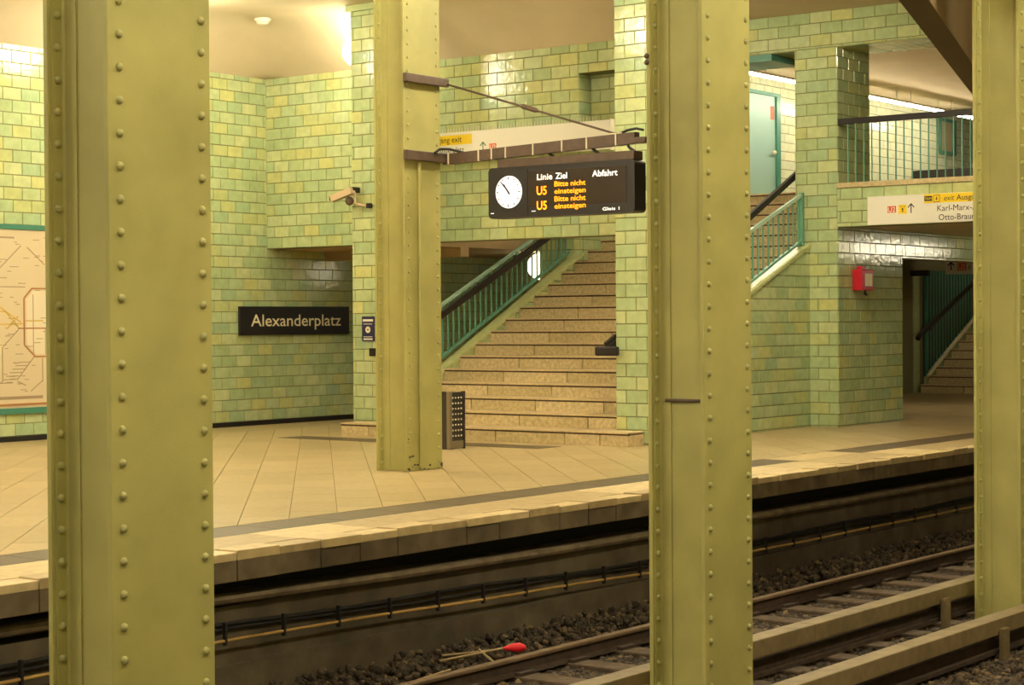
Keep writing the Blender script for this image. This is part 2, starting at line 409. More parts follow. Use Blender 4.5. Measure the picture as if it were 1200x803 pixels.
# stair wall D with sloping top, pier E and its beam
zc = lambda x: 2.645+.41*(x-24.557)
D0, D1, DY = BX+.55, EX+.02, 13.0
mb = MB().prism_y([(D0, 0), (D1, 0), (D1, zc(D1)-.05), (D0, zc(D0)-.05)], DY, DY+.18)
wd = struct(mb.build('wall_stair', m_grout), 'green tiled stair wall with a sloping top beside the pier')
Tiles(wd).face((0, DY), NY, [[(D0, 0), (EX, 0), (EX, zc(EX)-.06), (D0, zc(D0)-.06)]], aoff=EX-.10, zoff=.02, TW=.35).done()
cp = MB().prism_y([(D0, zc(D0)-.05), (D1, zc(D1)-.05), (D1, zc(D1)), (D0, zc(D0))], DY-.03, DY+.2).build('coping', m_cope, wd)
pE = pier('tall green tiled pier beside the upper landing railing', EX, EX+1.03, YN, YF, 0, 5.43, aoff=.02, tw=.34,
          sregs=[rect(0, 1.03, 0, 5.43)])
# beam over pier E
hb = struct(MB().box(EX, EX+1.03, 9.4, YS-.012, 5.434, CEIL).build('wall_upper_beam', m_grout), 'tiled beam above the landing opening')
Tiles(hb).face((EX, 17.66), NX, [rect(.68, 17.66-9.4, 5.434, CEIL)], aoff=.1, zoff=5.30, TW=.34).done()
mb = MB()
for i in range(24):
    for j in range(3):
        mb.box(EX+.02+j*.336, EX+.02+j*.336+.325, 9.42+i*.305, 9.42+i*.305+.294, 5.426, 5.436)
o = mb.build('underside_tiles', m_tilej, hb); o['kind'] = 'stuff'
MB().box(EX+.04, EX+.9, 13.62, 15.6, 5.33, 5.426).build('teal_panel', m_teal, hb)
# landing edge over the lower passage
lh = struct(MB().box(EX, EX+.3, 9.4, YN, 2.86, 3.41).build('wall_landing_front', m_grout), 'tiled front below the upper landing')
Tiles(lh).face((EX, YN), NX, [rect(0, YN-9.4, 2.86, 3.41)], aoff=.05, zoff=2.915, TW=.34).done()
struct(MB().box(EX+.3, 46, 9.4, YN, 2.86, 3.42).box(25.6, 46, 9.4, YF-.02, 3.42, LAND).box(ST0+GO*(NST-1)+.02, 36.7, YF-.02, YS, 3.1, LAND).build('floor_landing', m_floor), 'upper landing floor')
tr = struct(MB().bbox(EX-.03, EX+1.0, 9.4, YN-.005, 3.41, 3.485, .008).build('trim_3', m_stone), 'stone ledge under the landing railing')
# wall with the alarm, and the opening to the second stairs
pw = struct(MB().box(EX+1.03, 26.66, YN, YN+.3, 0, 2.86).box(26.66, 46, YN, YN+.3, 2.46, 2.86).build('wall_passage', m_grout), 'glossy tiled wall of the lower passage')
Tiles(pw).face((0, YN), NY, [rect(EX+1.03, 26.66, 0, 2.86), rect(26.66, 33, 2.46, 2.86)], aoff=EX+1.03, zoff=.02, TW=.34).done()
mb = MB().box(26.62, 26.66, YN+.3, YF, 0, 2.86); struct(mb.build('wall_passage_end', m_grout))
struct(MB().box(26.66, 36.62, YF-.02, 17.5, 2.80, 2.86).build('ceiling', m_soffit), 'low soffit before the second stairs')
# hall wall (far side of the stairs, with the teal door)
wh = struct(MB().box(24.61, 46, YS, YS+.3, 0, CEIL).build('wall_hall', m_grout), 'bright tiled wall of the upper hall')
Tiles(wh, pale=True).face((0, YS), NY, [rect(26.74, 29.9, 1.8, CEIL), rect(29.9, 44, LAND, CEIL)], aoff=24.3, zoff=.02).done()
Tiles(wh).face((0, YS), NY, [rect(24.61, 26.735, 1.8, CEIL)], aoff=24.3, zoff=.02).done()
pG = pier('tiled wall end rising behind the stair railing', 24.36, 24.605, YS-.0, YB, 0, CEIL, aoff=.05, sregs=[rect(0, .24, 1.8, CEIL)])
struct(MB().box(24.6, 27, YB-.3, YB, 0, HB).build('wall_passage_side', m_grout))
struct(MB().box(46, 46.3, 8, 18, 0, CEIL).build('wall_hall_end', m_tilej), 'far end wall of the upper hall')
# the rest of the hall of tracks, mostly out of the frame
struct(MB().box(-8, 60, -6.3, -6, -1.2, CEIL).build('wall_right', m_tilej), 'tiled wall behind the near platform')
struct(MB().box(-8, 60, -6, 2.9, -.3, 0).box(-8, 60, 2.6, 2.85, -1.2, -.3).build('floor_near', m_floor), 'near platform floor')

# ------------------------------------------------------------------ platform floor
fl = struct(MB().box(3, 46, EDGE+.75, WA, -.3, -.012).build('floor', m_joint), 'beige stone platform floor laid in diagonal slabs')
ang = R(42.6); ca, sa = math.cos(ang), math.sin(ang); SW = .386
reg = [(4, 10.43), (33, 10.43), (33, WA-.96), (4, WA-.96)]
def hid(x, y):
    return False
slabs = []
for i in range(-40, 90):
    for j in range(-45, 45):
        u0, v0 = i*SW*2, j*SW
        q = [(u0+.003, v0+.003), (u0+2*SW-.003, v0+.003), (u0+2*SW-.003, v0+SW-.003), (u0+.003, v0+SW-.003)]
        u0 = (SW if j % 2 else 0)
        q = [(a+u0, b) for a, b in q]
        w = [(4+ca*a-sa*b, 10.3+sa*a+ca*b) for a, b in q]
        p = clip(w, reg)
        if p and parea(p) > .002:
            cx = sum(t[0] for t in p)/len(p); cy = sum(t[1] for t in p)/len(p)
            sc = shows((cx, cy, 0)); px_ = proj((cx, cy, 0)); slabs.append((parea(p)*sc**3, p))
slabs.sort(key=lambda t: -t[0])
mb = MB()
for k, (sc, p) in enumerate(slabs):
    if k < 300 and sc > 0: MB().prism_z(p, -.012, 0).build('floor_slab', m_floor, fl)
    else: mb.prism_z(p, -.012, 0)
mb.box(33.01, 46, 10.43, YS+.4, -.012, 0); mb.box(4, 27, WA-.93, WA-.03, -.012, 0)
o = mb.build('floor_slabs', m_floorj, fl); o['kind'] = 'stuff'
def fpiece(name, m, x0, x1, y0, y1, z1=.0, z0=-.3):
    return MB().bbox(x0+.002, x1-.002, y0, y1, z0, z1, .004).build(name, m, fl)
x = 3.0
while x < 33:
    if not (18.55 <= x < 20.0): fpiece('dark_border_stone', m_strip, x, min(x+.74, 18.56) if x < 18.55 else x+.74, 9.96, 10.42)
    x = x+.74 if not (x < 18.55 < x+.74) else 20.03
fpiece('floor_slab', m_edge, 18.56, 20.03, 9.96, 10.42)
for k in range(6): fpiece('dark_border_stone', m_strip, 18.62, 19.12, 13.55+k*.72, 13.55+(k+1)*.72, .003)
# platform edge: slabs with a fascia, slightly uneven
x = 5.0; k = 0
while x < 34:
    w = .84; j = (k*37 % 11)/11
    MB().bbox(x+.002, x+w-.002, EDGE+.22, 9.955, -.06, 0, .004).build('edge_slab', m_edge, fl)
    MB().bbox(x+.002, x+w/2-.002, EDGE+.0+.018*(k % 2), EDGE+.22, -.06, .004+.004*(k % 2), .006).build('edge_slab', m_edge, fl)
    MB().bbox(x+w/2+.002, x+w-.002, EDGE+.012+.014*j, EDGE+.22, -.06, -.004, .006).build('edge_slab', m_edge, fl)
    for hlf in (0, 1):
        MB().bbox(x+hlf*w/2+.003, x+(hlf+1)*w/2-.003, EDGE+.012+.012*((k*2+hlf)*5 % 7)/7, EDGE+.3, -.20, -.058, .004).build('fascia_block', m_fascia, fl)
    x += w; k += 1

# ------------------------------------------------------------------ wall under the platform edge, track bed
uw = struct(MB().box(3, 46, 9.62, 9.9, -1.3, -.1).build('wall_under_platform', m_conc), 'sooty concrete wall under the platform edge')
MB().box(3, 46, 9.6, 9.62, -.45, -.10).build('painted_gap_shade', m_black, uw)  # black sheet put in for the shade of the gap
def swept(pts, prof):                 # profile in (y,z) swept along x, height following pts
    mb = MB(); n = len(prof)
    for x, dz in pts: mb.v += [(x, y, z+dz) for y, z in prof]
    for i in range(len(pts)-1):
        for k in range(n): mb.f.append((i*n+k, i*n+(k+1) % n, (i+1)*n+(k+1) % n, (i+1)*n+k)); mb.sm.append(False)
    return mb
ld = [(9.35, -.055), (9.335, -.03), (9.345, -.005), (9.38, .005), (9.62, .005), (9.62, -.07), (9.40, -.075)]
LP = [(3, -.27), (8, -.28), (9.1, -.305), (11, -.345), (13, -.37), (15, -.375), (46, -.375)]
swept(LP, ld).build('ledge', m_pipe, uw)
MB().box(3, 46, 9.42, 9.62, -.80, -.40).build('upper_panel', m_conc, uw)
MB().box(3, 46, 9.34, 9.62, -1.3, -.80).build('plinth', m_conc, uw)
cd = thing('conduit', 'thin yellow conduit clamped along the wall below the platform', 'conduit', (3, 9.33, -.73))
def cdz(x): return -.735+.125*max(0, min(1, (14.5-x)/5.2))
cxs = [3+i*.575 for i in range(70)]
mb = MB(); mb.tube([(x, 9.325, cdz(x)-.004*math.sin(i*1.3)) for i, x in enumerate(cxs)], .012, 6); mb.build('pipe', m_conduit, cd)
mb = MB(); mb.tube([(x, 9.395, cdz(x)+.09-.012*math.sin(i*1.1)) for i, x in enumerate(cxs)], .016, 6); mb.build('cable', m_black, cd)
mb = MB(); mb.tube([(x, 9.40, cdz(x)+.05-.012*math.sin(i*.9+1)) for i, x in enumerate(cxs)], .014, 6); mb.build('cable', m_black, cd)
for i in range(36): MB().box(6.3+i*.575, 6.32+i*.575, 9.31, 9.338, cdz(6.3+i*.575)-.035, cdz(6.3+i*.575)+.12).build('clamp', m_black, cd)
gr = struct(MB().box(-8, 60, 2.85, 9.62, -1.5, -1.12).build('ground', m_ground), 'dark earth of the track bed')
# ballast
rng = random.Random(3)
ico = bmesh.new(); bmesh.ops.create_icosphere(ico, subdivisions=1, radius=1)
IV = [v.co.copy() for v in ico.verts]; IF = [tuple(v.index for v in f.verts) for f in ico.faces]; ico.free()
vs, fs = [], []
cnt = 0
while cnt < 23000:
    x = 6+21*rng.random()**1.25; y = 4.6+4.75*rng.random()
    if (6.0 < y < 6.62): continue
    px_, py_, z_ = proj((x, y, -1.1))
    if not (-60 < px_ < 1260 and py_ < 860): cnt += .25; continue
    hgt = -1.115+.02*rng.random()
    if 6.75 < y < 8.95: hgt -= .03
    if y > 8.75: hgt += (y-8.75)*.24*(.4+.6*rng.random())
    r = rng.uniform(.018, .042); rot = Matrix.Rotation(rng.random()*6.28, 3, (rng.random()-.5, rng.random()-.5, rng.random()+.01))
    sc = Vector((rng.uniform(.7, 1.35), rng.uniform(.7, 1.2), rng.uniform(.55, .95)))
    n0 = len(vs)
    for v in IV:
        q = rot @ Vector((v.x*sc.x, v.y*sc.y, v.z*sc.z))*r*rng.uniform(.82, 1.15); vs.append((x+q.x, y+q.y, hgt+q.z))
    fs += [(a+n0, b+n0, c+n0) for a, b, c in IF]; cnt += 1
me = bpy.data.meshes.new('ballast'); me.from_pydata(vs, [], fs); me.update()
o = link('ballast', me, m_ballast); tag(o, 'brown crushed stone ballast covering the track bed', 'ballast', kind='stuff')
# sleepers and rails
for k in range(28):
    x = 7.2+k*.68
    o = MB().bbox(x, x+.24, 6.72, 9.05, -1.2, -1.085, .012).build('sleeper', m_sleeper)
    tag(o, 'dark wooden sleeper lying across the far track in the ballast', 'sleeper', 'sleepers of the far track')
def rail(y, label):
    r_ = thing('running_rail', label, 'rail', (3, y, -1.1))
    h = [(y-.035, -.985), (y+.035, -.985), (y+.036, -.965), (y+.028, -.958), (y-.028, -.958), (y-.036, -.965)]
    MB().prism_x(h, 3, 46).build('railhead', m_steelrail, r_)
    wv = [(y-.065, -1.09), (y+.065, -1.09), (y+.06, -1.078), (y+.012, -1.06), (y+.010, -1.0), (y+.03, -.985), (y-.03, -.985), (y-.010, -1.0), (y-.012, -1.06), (y-.06, -1.078)]
    MB().prism_x(wv, 3, 46).build('web_and_foot', m_rust, r_)
    for k in range(28):
        MB().box(7.22+k*.68, 7.42+k*.68, y-.11, y-.06, -1.085, -1.06).build('rail_clip', m_rust, r_)
rail(8.5, 'steel running rail of the far track nearer the platform edge')
rail(7.05, 'steel running rail half hidden beneath the covered power rail')
def power_rail(y0, zt, px0, label):
    p = thing('power_rail', label, 'rail', (3, y0, -1.12))
    def seg(a, b): MB().bbox(a, b, y0, y0+.16, zt-.125, zt, .008).build('cover_board', m_cover, p)
    for a, b in ((3, 7.9), (7.905, 12.52), (12.525, 17.2), (17.205, 22), (22.005, 30)): seg(a, b)
    MB().box(3, 30, y0+.055, y0+.115, zt-.24, zt-.17).build('conductor_bar', m_rust, p)
    MB().box(3, 30, y0+.02, y0+.15, zt-.275, zt-.245).build('conductor_bar', m_rust, p)
    for k in range(7):
        x = px0+k*4.62
        MB().bbox(x, x+.11, y0-.055, y0-.01, -1.15, zt-.07, .006).build('post', m_cover, p)
        MB().box(x+.02, x+.09, y0-.01, y0+.12, zt-.16, zt-.1).build('bracket', m_rust, p)
power_rail(6.60, -.695, 5.46, 'covered power rail on posts behind the riveted pillars')
power_rail(5.80, -.78, 4.75, 'covered power rail in front of the riveted pillars')

# ------------------------------------------------------------------ riveted pillars
rv = MB(); n = 10
for k, (rr, h) in enumerate(((1, 0), (.9, .42), (.55, .78))):
    rv.v += [(rr*math.cos(6.2832*i/n), -h, rr*math.sin(6.2832*i/n)) for i in range(n)]
rv.v.append((0, -.9, 0))
for k in range(2):
    for i in range(n): rv.f.append((k*n+i, k*n+(i+1) % n, (k+1)*n+(i+1) % n, (k+1)*n+i)); rv.sm.append(True)
for i in range(n): rv.f.append((2*n+i, 2*n+(i+1) % n, 3*n)); rv.sm.append(True)
def rivet_mesh(r):
    me = bpy.data.meshes.new('rivet'); me.from_pydata([(x*r, y*r, z*r) for x, y, z in rv.v], [], rv.f); me.update()
    bm = bmesh.new(); bm.from_mesh(me); bmesh.ops.recalc_face_normals(bm, faces=list(bm.faces)); bm.to_mesh(me); bm.free()
    me.polygons.foreach_set('use_smooth', [True]*len(me.polygons)); me.materials.append(m_rivet); return me
RIV = rivet_mesh(.0190); PB, PA = .588, .41
def pillar(x0, y0, zr, label, ph=(0, 0, 0), join=False, pitch=.1385, top=CEIL):
    z0 = zr if zr > 0 else -1.13
    p = thing('riveted_pillar', label, 'pillar', (x0, y0, z0), 'riveted steel pillars')
    MB().bbox(x0, x0+PB, y0, y0+.028, z0, top, .004).build('flange_plate', m_steel, p)
    MB().bbox(x0, x0+PB, y0+PA-.028, y0+PA, z0, top, .004).build('flange_plate', m_steel, p)
    for xa in (x0+.088, x0+PB-.108): MB().box(xa, xa+.02, y0+.028, y0+PA-.028, z0, top).build('web_plate', m_steel, p)
    for xa, s in ((x0+.088, -1), (x0+PB-.088, 1)):
        for ya, d in ((y0+.028, 1), (y0+PA-.028, -1)):
            MB().prism_z([(xa, ya), (xa+s*.07, ya), (xa+s*.07, ya+d*.010), (xa+s*.018, ya+d*.012), (xa+s*.010, ya+d*.022), (xa+s*.008, ya+d*.09), (xa, ya+d*.09)], z0, top).build('angle_iron', m_steel, p)
    mbj = MB()
    rows = ((x0+.043, y0+PA-.028-.010, ph[0]), (x0+.062, y0, ph[1]), (x0+PB-.055, y0, ph[2]))
    for rx, ry, o_ in rows:
        z = zr+.06+o_
        while z-pitch > z0+.03: z -= pitch
        while z < top-.05:
            if join: mbj.add([(rx+a*.017, ry+b*.017, z+c*.017) for a, b, c in rv.v], rv.f, True)
            else: link('rivet', RIV, None, p, (rx, ry, z))
            z += pitch
    if join:
        o = mbj.build('rivets', m_rivet, p); o['kind'] = 'stuff'
    return p
PL1 = pillar(5.358, 6.10, -.95, 'widest riveted yellow-green steel pillar, nearest, at the left', (.030, .055, .028))
PL3 = pillar(10.12, 6.09, -.95, 'riveted yellow-green steel pillar right of the hanging departure board', (.0, .03, .06))
PL4 = pillar(15.21, 6.10, -.87, 'riveted yellow-green steel pillar cut off by the right picture edge', (.02, .05, .03))
PL2 = pillar(15.06, 12.63, .004, 'slim riveted steel pillar on the platform carrying the departure board', (.02, .06, .02), join=True)
for k in range(4): link('rivet', RIV, None, PL4, (15.21+.062+.13*(k+1)-.03, 6.10, -.81))
mb = MB(); rr = random.Random(5)
for k in range(16):
    xx = 15.06+rr.random()*PB; zz = .006+rr.random()**2*.06; s_ = rr.uniform(.006, .02)
    mb.box(xx, xx+s_*1.6, 12.6265, 12.63, zz, zz+s_)
for zz, xx, s_ in ((.14, 15.10, .022), (.145, 15.135, .02), (.15, 15.165, .018), (.33, 15.085, .014), (.30, 15.08, .01)): mb.box(xx, xx+s_, 12.6265, 12.63, zz, zz+s_)
mb.build('paint_chips', m_chip, PL2)
MB().tube([(15.27, 12.605, .03), (15.27, 12.605, 3.2)], .02, 8).build('conduit', m_steel, PL2)
for zz in (5.43, 5.50):
    for xx in (15.28, 15.36): link('rivet', RIV, None, PL2, (xx, 12.63, zz))
MB().box(10.05+.09+.02, 10.05+.2, 6.09+.14, 6.09+.30, .955, .985)
MB().bbox(10.188, 10.210, 6.09+.045, 6.09+.33, 1.035, 1.055, .004).build('weld_bead', m_brown, PL3)
for zz in (3.17, 3.21): MB().sphere((10.112, 6.09+PA-.01, zz), .018, 8, 6).build('bolt', m_brown, PL3)

# ------------------------------------------------------------------ departure board and its arm
ar = thing('bracket_arm', 'brown steel arm and stay rod holding the departure board on the pillar', 'bracket', (15.35, 12.6, 3.3))
AX = 15.70
MB().bbox(15.02, 15.72, 12.56, 12.61, 3.22, 3.32, .006).build('clamp_bar', m_brown, ar)
MB().bbox(15.02, 15.72, 12.56, 12.61, 4.02, 4.11, .006).build('clamp_bar', m_brown, ar)
azc = lambda y: 3.258+.079*(12.6-y)/2.41
MB().bar((AX-.005, 12.6, azc(12.6)), (AX-.005, 10.19, azc(10.19)), .09, .11).build('arm', m_brown, ar)
for yy in (12.52, 12.12, 11.95, 11.77, 11.42, 11.06, 10.76, 10.41):
    MB().box(AX-.056, AX+.046, yy-.008, yy+.008, azc(yy)-.060, azc(yy)+.060).build('cable_tie', m_tie, ar)
MB().tube([(AX, 12.57, 4.05), (AX, 11.55, 3.735), (AX, 10.42, 3.385)], .012, 6).build('stay_rod', m_brown, ar)
MB().tube([(AX, 11.62, 3.757), (AX, 11.58, 3.745), (AX, 11.42, 3.695), (AX, 11.38, 3.683)], [.012, .026, .026, .012], 8).build('turnbuckle', m_brown, ar)
MB().tube([(15.45, 12.54, 3.31), (15.52, 12.53, 3.355), (15.64, 12.5, 3.36), (AX, 12.38, 3.325)], .014, 6).build('cable', m_rail, ar)
MB().tube([(AX, 10.48, 3.40), (AX, 10.40, 3.39), (AX, 10.30, 3.42), (AX, 10.2, 3.43), (AX, 10.12, 3.41)], .014, 6).build('cable', m_rail, ar)
MB().bbox(AX-.06, AX+.06, 10.06, 10.19, 3.28, 3.34, .01).build('end_bracket', m_brown, ar)
MB().bbox(AX-.03, AX+.03, 10.36, 10.50, 3.37, 3.40, .006).build('eye_bolt', m_cream, ar)
MB().bbox(15.2, 15.5, 12.575, 12.60, 4.05, 4.075, .004).build('shackle', m_rail, ar)
db = thing('departure_board', 'black hanging departure board with round clock and orange lettering', 'display', (AX, 11.06, 2.6))
X0 = AX-.10
DY0, DY1, DZ0, DZ1 = 10.16, 11.955, 2.605, 3.125
def rr_poly(a0, a1, z0, z1, r, n=4):
    p = []
    for cx, cz_, t0 in ((a1-r, z0+r, -90), (a1-r, z1-r, 0), (a0+r, z1-r, 90), (a0+r, z0+r, 180)):
        for i in range(n+1): t_ = R(t0+90*i/n); p.append((cx+r*math.cos(t_), cz_+r*math.sin(t_)))
    return p
MB().prism_x(rr_poly(DY0, DY1, DZ0, DZ1, .045), X0, X0+.20).build('case', m_case, db)
MB().bbox(X0+.02, X0+.18, DY0+.02, DY1-.09-.01, DZ1, DZ1+.085, .004).build('mounting_rail', m_brown, db)
for yy in (11.25, 10.7, 10.28):
    MB().tube([(AX, yy-.06, DZ1+.08), (AX, yy, DZ1+.12), (AX, yy+.02, 3.27)], .016, 6).build('hanger', m_rail, db)
ya = lambda a: DY1-a
SCY = lambda a: (X0-.006, DY1-a, 0)
MB().box(X0-.004, X0, ya(1.70), ya(.52), DZ0+.10, DZ1-.06).build('screen', m_screen, db)
MB().box(X0-.003, X0, ya(.505), ya(.497), DZ0+.03, DZ1-.03).build('seam', m_black, db)
ck = MB(); cyc, czc, cr = ya(.265), DZ0+.265, .163
ck.add([(X0-.012, cyc-cr*math.cos(6.2832*i/40), czc+cr*math.sin(6.2832*i/40)) for i in range(40)]+[(X0, cyc-cr*1.02*math.cos(6.2832*i/40), czc+cr*1.02*math.sin(6.2832*i/40)) for i in range(40)],
       [tuple(range(40))]+[(i, (i+1) % 40, (i+1) % 40+40, i+40) for i in range(40)])
cko = ck.build('clock', m_clock, db)
pl = []
for h in range(12):
    t_ = R(30*h); l_ = .82 if h % 3 else .76
    pl.append(line_poly((math.sin(t_)*cr*l_, math.cos(t_)*cr*l_), (math.sin(t_)*cr*.94, math.cos(t_)*cr*.94), .012))
flat(pl, m_print, cko, (X0-.013, cyc, czc), NX, 'hour_marks')
hx = lambda deg, l, w, b_: line_poly((-math.sin(R(deg))*b_, -math.cos(R(deg))*b_), (math.sin(R(deg))*l, math.cos(R(deg))*l), w)
flat([hx(323, .10, .019, .03)], m_print, cko, (X0-.0145, cyc, czc), NX, 'hour_hand')
flat([hx(319, .15, .012, .03)], m_print, cko, (X0-.016, cyc, czc), NX, 'minute_hand')
tx = lambda s_, m_, a, z, h=None, w=None, al='LEFT', b_=.0: text(s_, m_, db, (X0-.0075, ya(a), z), NX, h, w, al, bold=b_)
tx('Linie', m_ledwhite, .625, 2.975, .062, .19, b_=.012)
tx('Ziel', m_ledwhite, .855, 2.975, .062, .14, b_=.012)
tx('Abfahrt', m_ledwhite, 1.60, 2.975, .062, .30, 'RIGHT', b_=.012)
for z0_, z1_, z2_ in ((2.84, 2.905, 2.832), (2.69, 2.755, 2.682)):
    tx('U5', m_orange, .62, z0_-.015, .088, .125, b_=.02)
    tx('Bitte nicht', m_orange, .84, z1_-.005, .052, .38, b_=.016)
    tx('einsteigen', m_orange, .84, z2_-.005, .052, .38, b_=.016)
tx('Gleis 1', m_ledwhite, 1.62, 2.635, .032, .20, 'RIGHT', b_=.004)
flat([rect(0, .05, 0, .006)], m_ledwhite, db, (X0-.001, ya(.55), DZ0+.055), NX, 'latch_mark'); flat([rect(0, .04, 0, .008)], m_ledwhite, db, (X0-.001, ya(.03), DZ0+.05), NX, 'latch_mark')

# ------------------------------------------------------------------ stairs
def stairs(label, x0, go, rise, n, y0, y1, cuts, first=None, loc=None):
    s = thing('staircase', label, 'stairs', loc or (x0, (y0+y1)/2, 0))
    MB().prism_y([(x0+.07, 0), (x0+go*n, 0), (x0+go*n, rise*n-.035)], y0+.02, y1-.02).build('core', m_conc, s)
    for k in range(n):
        xa = x0+k*go; z = k*rise; a0, a1 = y0, y1; xn = x0+(k+1)*go+.03
        if k == 0 and first: xa, a0, a1 = first
        ys_ = sorted([a0]+[c for c in cuts if a0+.1 < c < a1-.1]+[a1]+([y0, y1] if k == 0 and first else []))
        for p, q in zip(ys_[:-1], ys_[1:]):
            MB().bbox(xa+.004, xa+.06, p+.007, q-.007, z+.001, z+rise-.042, .003).build('riser_block', m_stone, s)
            out = k == 0 and first and (q <= y0+.01 or p >= y1-.01)
            MB().bbox(xa-.004, BX-.078 if out else xn, p+.002, q-.002, z+rise-.022, z+rise, .004).build('tread_slab', m_nose, s)
        MB().box(xa+.008, xa+.06, a0+.004, a1-.004, z+rise-.044, z+rise-.020).build('painted_shadow_strip', m_nosing_shade, s)  # dark strip paints in the shadow below the nosing
        if k == 0 and first and first[0] < x0:
            for p, q in ((a0, y0), (y1, a1)):
                if q-p > .05: MB().box(xa+.06, BX-.08, p+.01, q-.01, 0, rise-.035).build('riser_block', m_stone, s)
            MB().box(xa+.03, BX-.075, a0+.02, a1-.02, .002, rise-.04).build('step_core', m_stone, s)
            MB().bbox(xa+.02, BX-.08, a0+.003, a0+.05, .001, rise-.042, .003).build('riser_block', m_stone, s)
            MB().bbox(xa+.02, BX-.08, a1-.05, a1-.003, .001, rise-.042, .003).build('riser_block', m_stone, s)
    return s
st = stairs('wide beige stone stairs rising behind the departure board', ST0, GO, RISE, NST, YF, YS, (13.75, 14.84, 15.92), first=(19.47, 12.80, 17.50))
st2 = stairs('dim stone stairs seen through the lower opening at the right', 36.7, .385, RISE, 18, YF, YS-.12, (13.75, 14.84, 15.92))
# stringer and left railing of the main stairs
zl = lambda x: .963+.5*(x-21.272)
sw = struct(MB().prism_y([(BX+.565, 0), (24.355, 0), (24.355, zl(24.36)-.05), (BX+.565, zl(BX+.565)-.05)], YS, YS+.2).build('wall_stringer', m_grout), 'tiled stringer on the far side of the stairs')
Tiles(sw).face((0, YS), NY, [[(BX+.5, .1), (24.34, zl(24.34)-.55), (24.34, zl(24.34)-.06), (BX+.5, zl(BX+.5)-.06)]], aoff=.1, zoff=.02, force_join=True).done()
MB().prism_y([(BX+.5, zl(BX+.5)-.05), (24.6, zl(24.6)-.05), (24.6, zl(24.6)), (BX+.5, zl(BX+.5))], YS-.03, YS+.15).build('coping', m_cope, sw)
def railing(label, xa, xb, y, zb, zt, step, ybl, zbl, loc, rw=.045, hx_=0):
    r_ = thing('stair_railing', label, 'railing', loc)
    MB().bar((xa, y, zb(xa)), (xb, y, zb(xb)), .04, .035).build('bottom_rail', m_bar, r_)
    MB().bar((xa, y, zt(xa)), (xb, y, zt(xb)), rw, rw).build('top_rail', m_tealg, r_)
    MB().bar((xa, ybl, zbl(xa)), (xb+hx_, ybl, zbl(xb+hx_)), .05, .085).build('handrail', m_rail, r_)
    x = xa+.05
    while x < xb-.02:
        MB().box(x-.010, x+.010, y-.010, y+.010, zb(x), zt(x)).build('baluster', m_bar, r_); x += step
    return r_
ztl = lambda x: 1.819+.455*(x-21.263)
rl = railing('teal stair railing with black handrail on the far side of the stairs', BX+.6, 24.42, YS+.1, lambda x: zl(x)+.12, ztl, .128, YS-.02, lambda x: ztl(x)-.075, (BX+.6, YS+.1, .4))
MB().bbox(24.36, 24.42, YS+.05, YS+.15, zl(24.4)-.02, zl(24.4)+.22, .01).build('end_post', m_rail, rl)
zd = lambda x: 2.80+.385*(x-23.073)
rd = railing('teal stair railing on the sloping wall beside the tall pier', D0+.05, 24.5, DY+.08, lambda x: zc(x)+.07, zd, .146, DY+.3, lambda x: 2.95+.49*(x-23.29), (D0+.05, DY+.08, 1.2), hx_=.4)
MB().bbox(24.44, 24.5, DY+.05, DY+.11, zc(24.47), zd(24.47)+.03, .006).build('end_post', m_bar, rd)
# handrail on the right side of the stairs
hr = thing('handrail', 'black handrail end sticking out at the foot of the stairs by the pier', 'handrail', (19.8, 13.3, 1.16))
MB().bar((19.70, 13.25, 1.165), (19.70+GO*9, 13.25, 1.165+RISE*9), .05, .11).build('rail', m_rail, hr)
MB().bbox(19.66, 19.74, 13.09, 13.42, 1.11, 1.225, .02).build('end_bar', m_rail, hr)
MB().bar((19.74, 13.3, 1.25), (19.9, 13.25, 1.36), .05, .05).build('bracket', m_rail, hr)

# ------------------------------------------------------------------ landing railing
lr = thing('landing_railing', 'dark topped railing with thin teal bars along the upper landing', 'railing', (EX+.05, 11, 3.48))
MB().bbox(EX+.0, EX+.06, 9.4, YN-.01, 4.315, 4.40, .008).build('handrail', m_rail, lr)
y = YN-.16
while y > 9.5: MB().box(EX+.02, EX+.036, y-.008, y+.008, 3.48, 4.33).build('baluster', m_bar, lr); y -= .123
lr2 = thing('landing_railing', 'black topped railing round the second stairwell in the upper hall', 'railing', (36.6, 15, LAND))
MB().bbox(36.55, 36.62, 13.3, 16.98, 4.42, 4.60, .01).build('handrail', m_rail, lr2)
y = 16.9
while y > 13.4: MB().box(36.575, 36.595, y-.01, y+.01, LAND, 4.44).build('baluster', m_bar, lr2); y -= .125
# grille and handrail at the second stairs
zs2 = lambda x: .352+.494*(x-37.126)
g2 = thing('stair_grille', 'dark teal bar grille beside the dim second stairs', 'railing', (37.1, YS-.0, .35))
MB().prism_y([(37.1, 0), (41.5, 0), (41.5, zs2(41.5)), (37.1, zs2(37.1))], YS-.10, YS-.02).build('stringer', m_tilej, g2)
MB().bar((37.08, YS-.12, zs2(37.08)+.02), (41.5, YS-.12, zs2(41.5)+.02), .05, .06).build('coping', m_cream, g2)
MB().box(37.1, 39.7, YS-.015, YS-.005, .3, 2.55).build('backing', m_tealdark, g2)
for k in range(17): MB().box(37.14+k*.15, 37.16+k*.15, YS-.10, YS-.08, zs2(37.15+k*.15), 2.54).build('bar', m_bar, g2)
MB().box(37.08, 37.14, YS-.11, YS-.05, .33, 2.54).build('end_bar', m_teal, g2)
h2 = thing('handrail', 'black sloping handrail in front of the teal bar grille', 'handrail', (36.4, YS-.2, 1.1))
MB().tube([(36.38, YS-.22, 1.13), (36.46, YS-.22, 1.185), (39.7, YS-.22, 2.50)], .055, 8).build('rail', m_rail, h2)
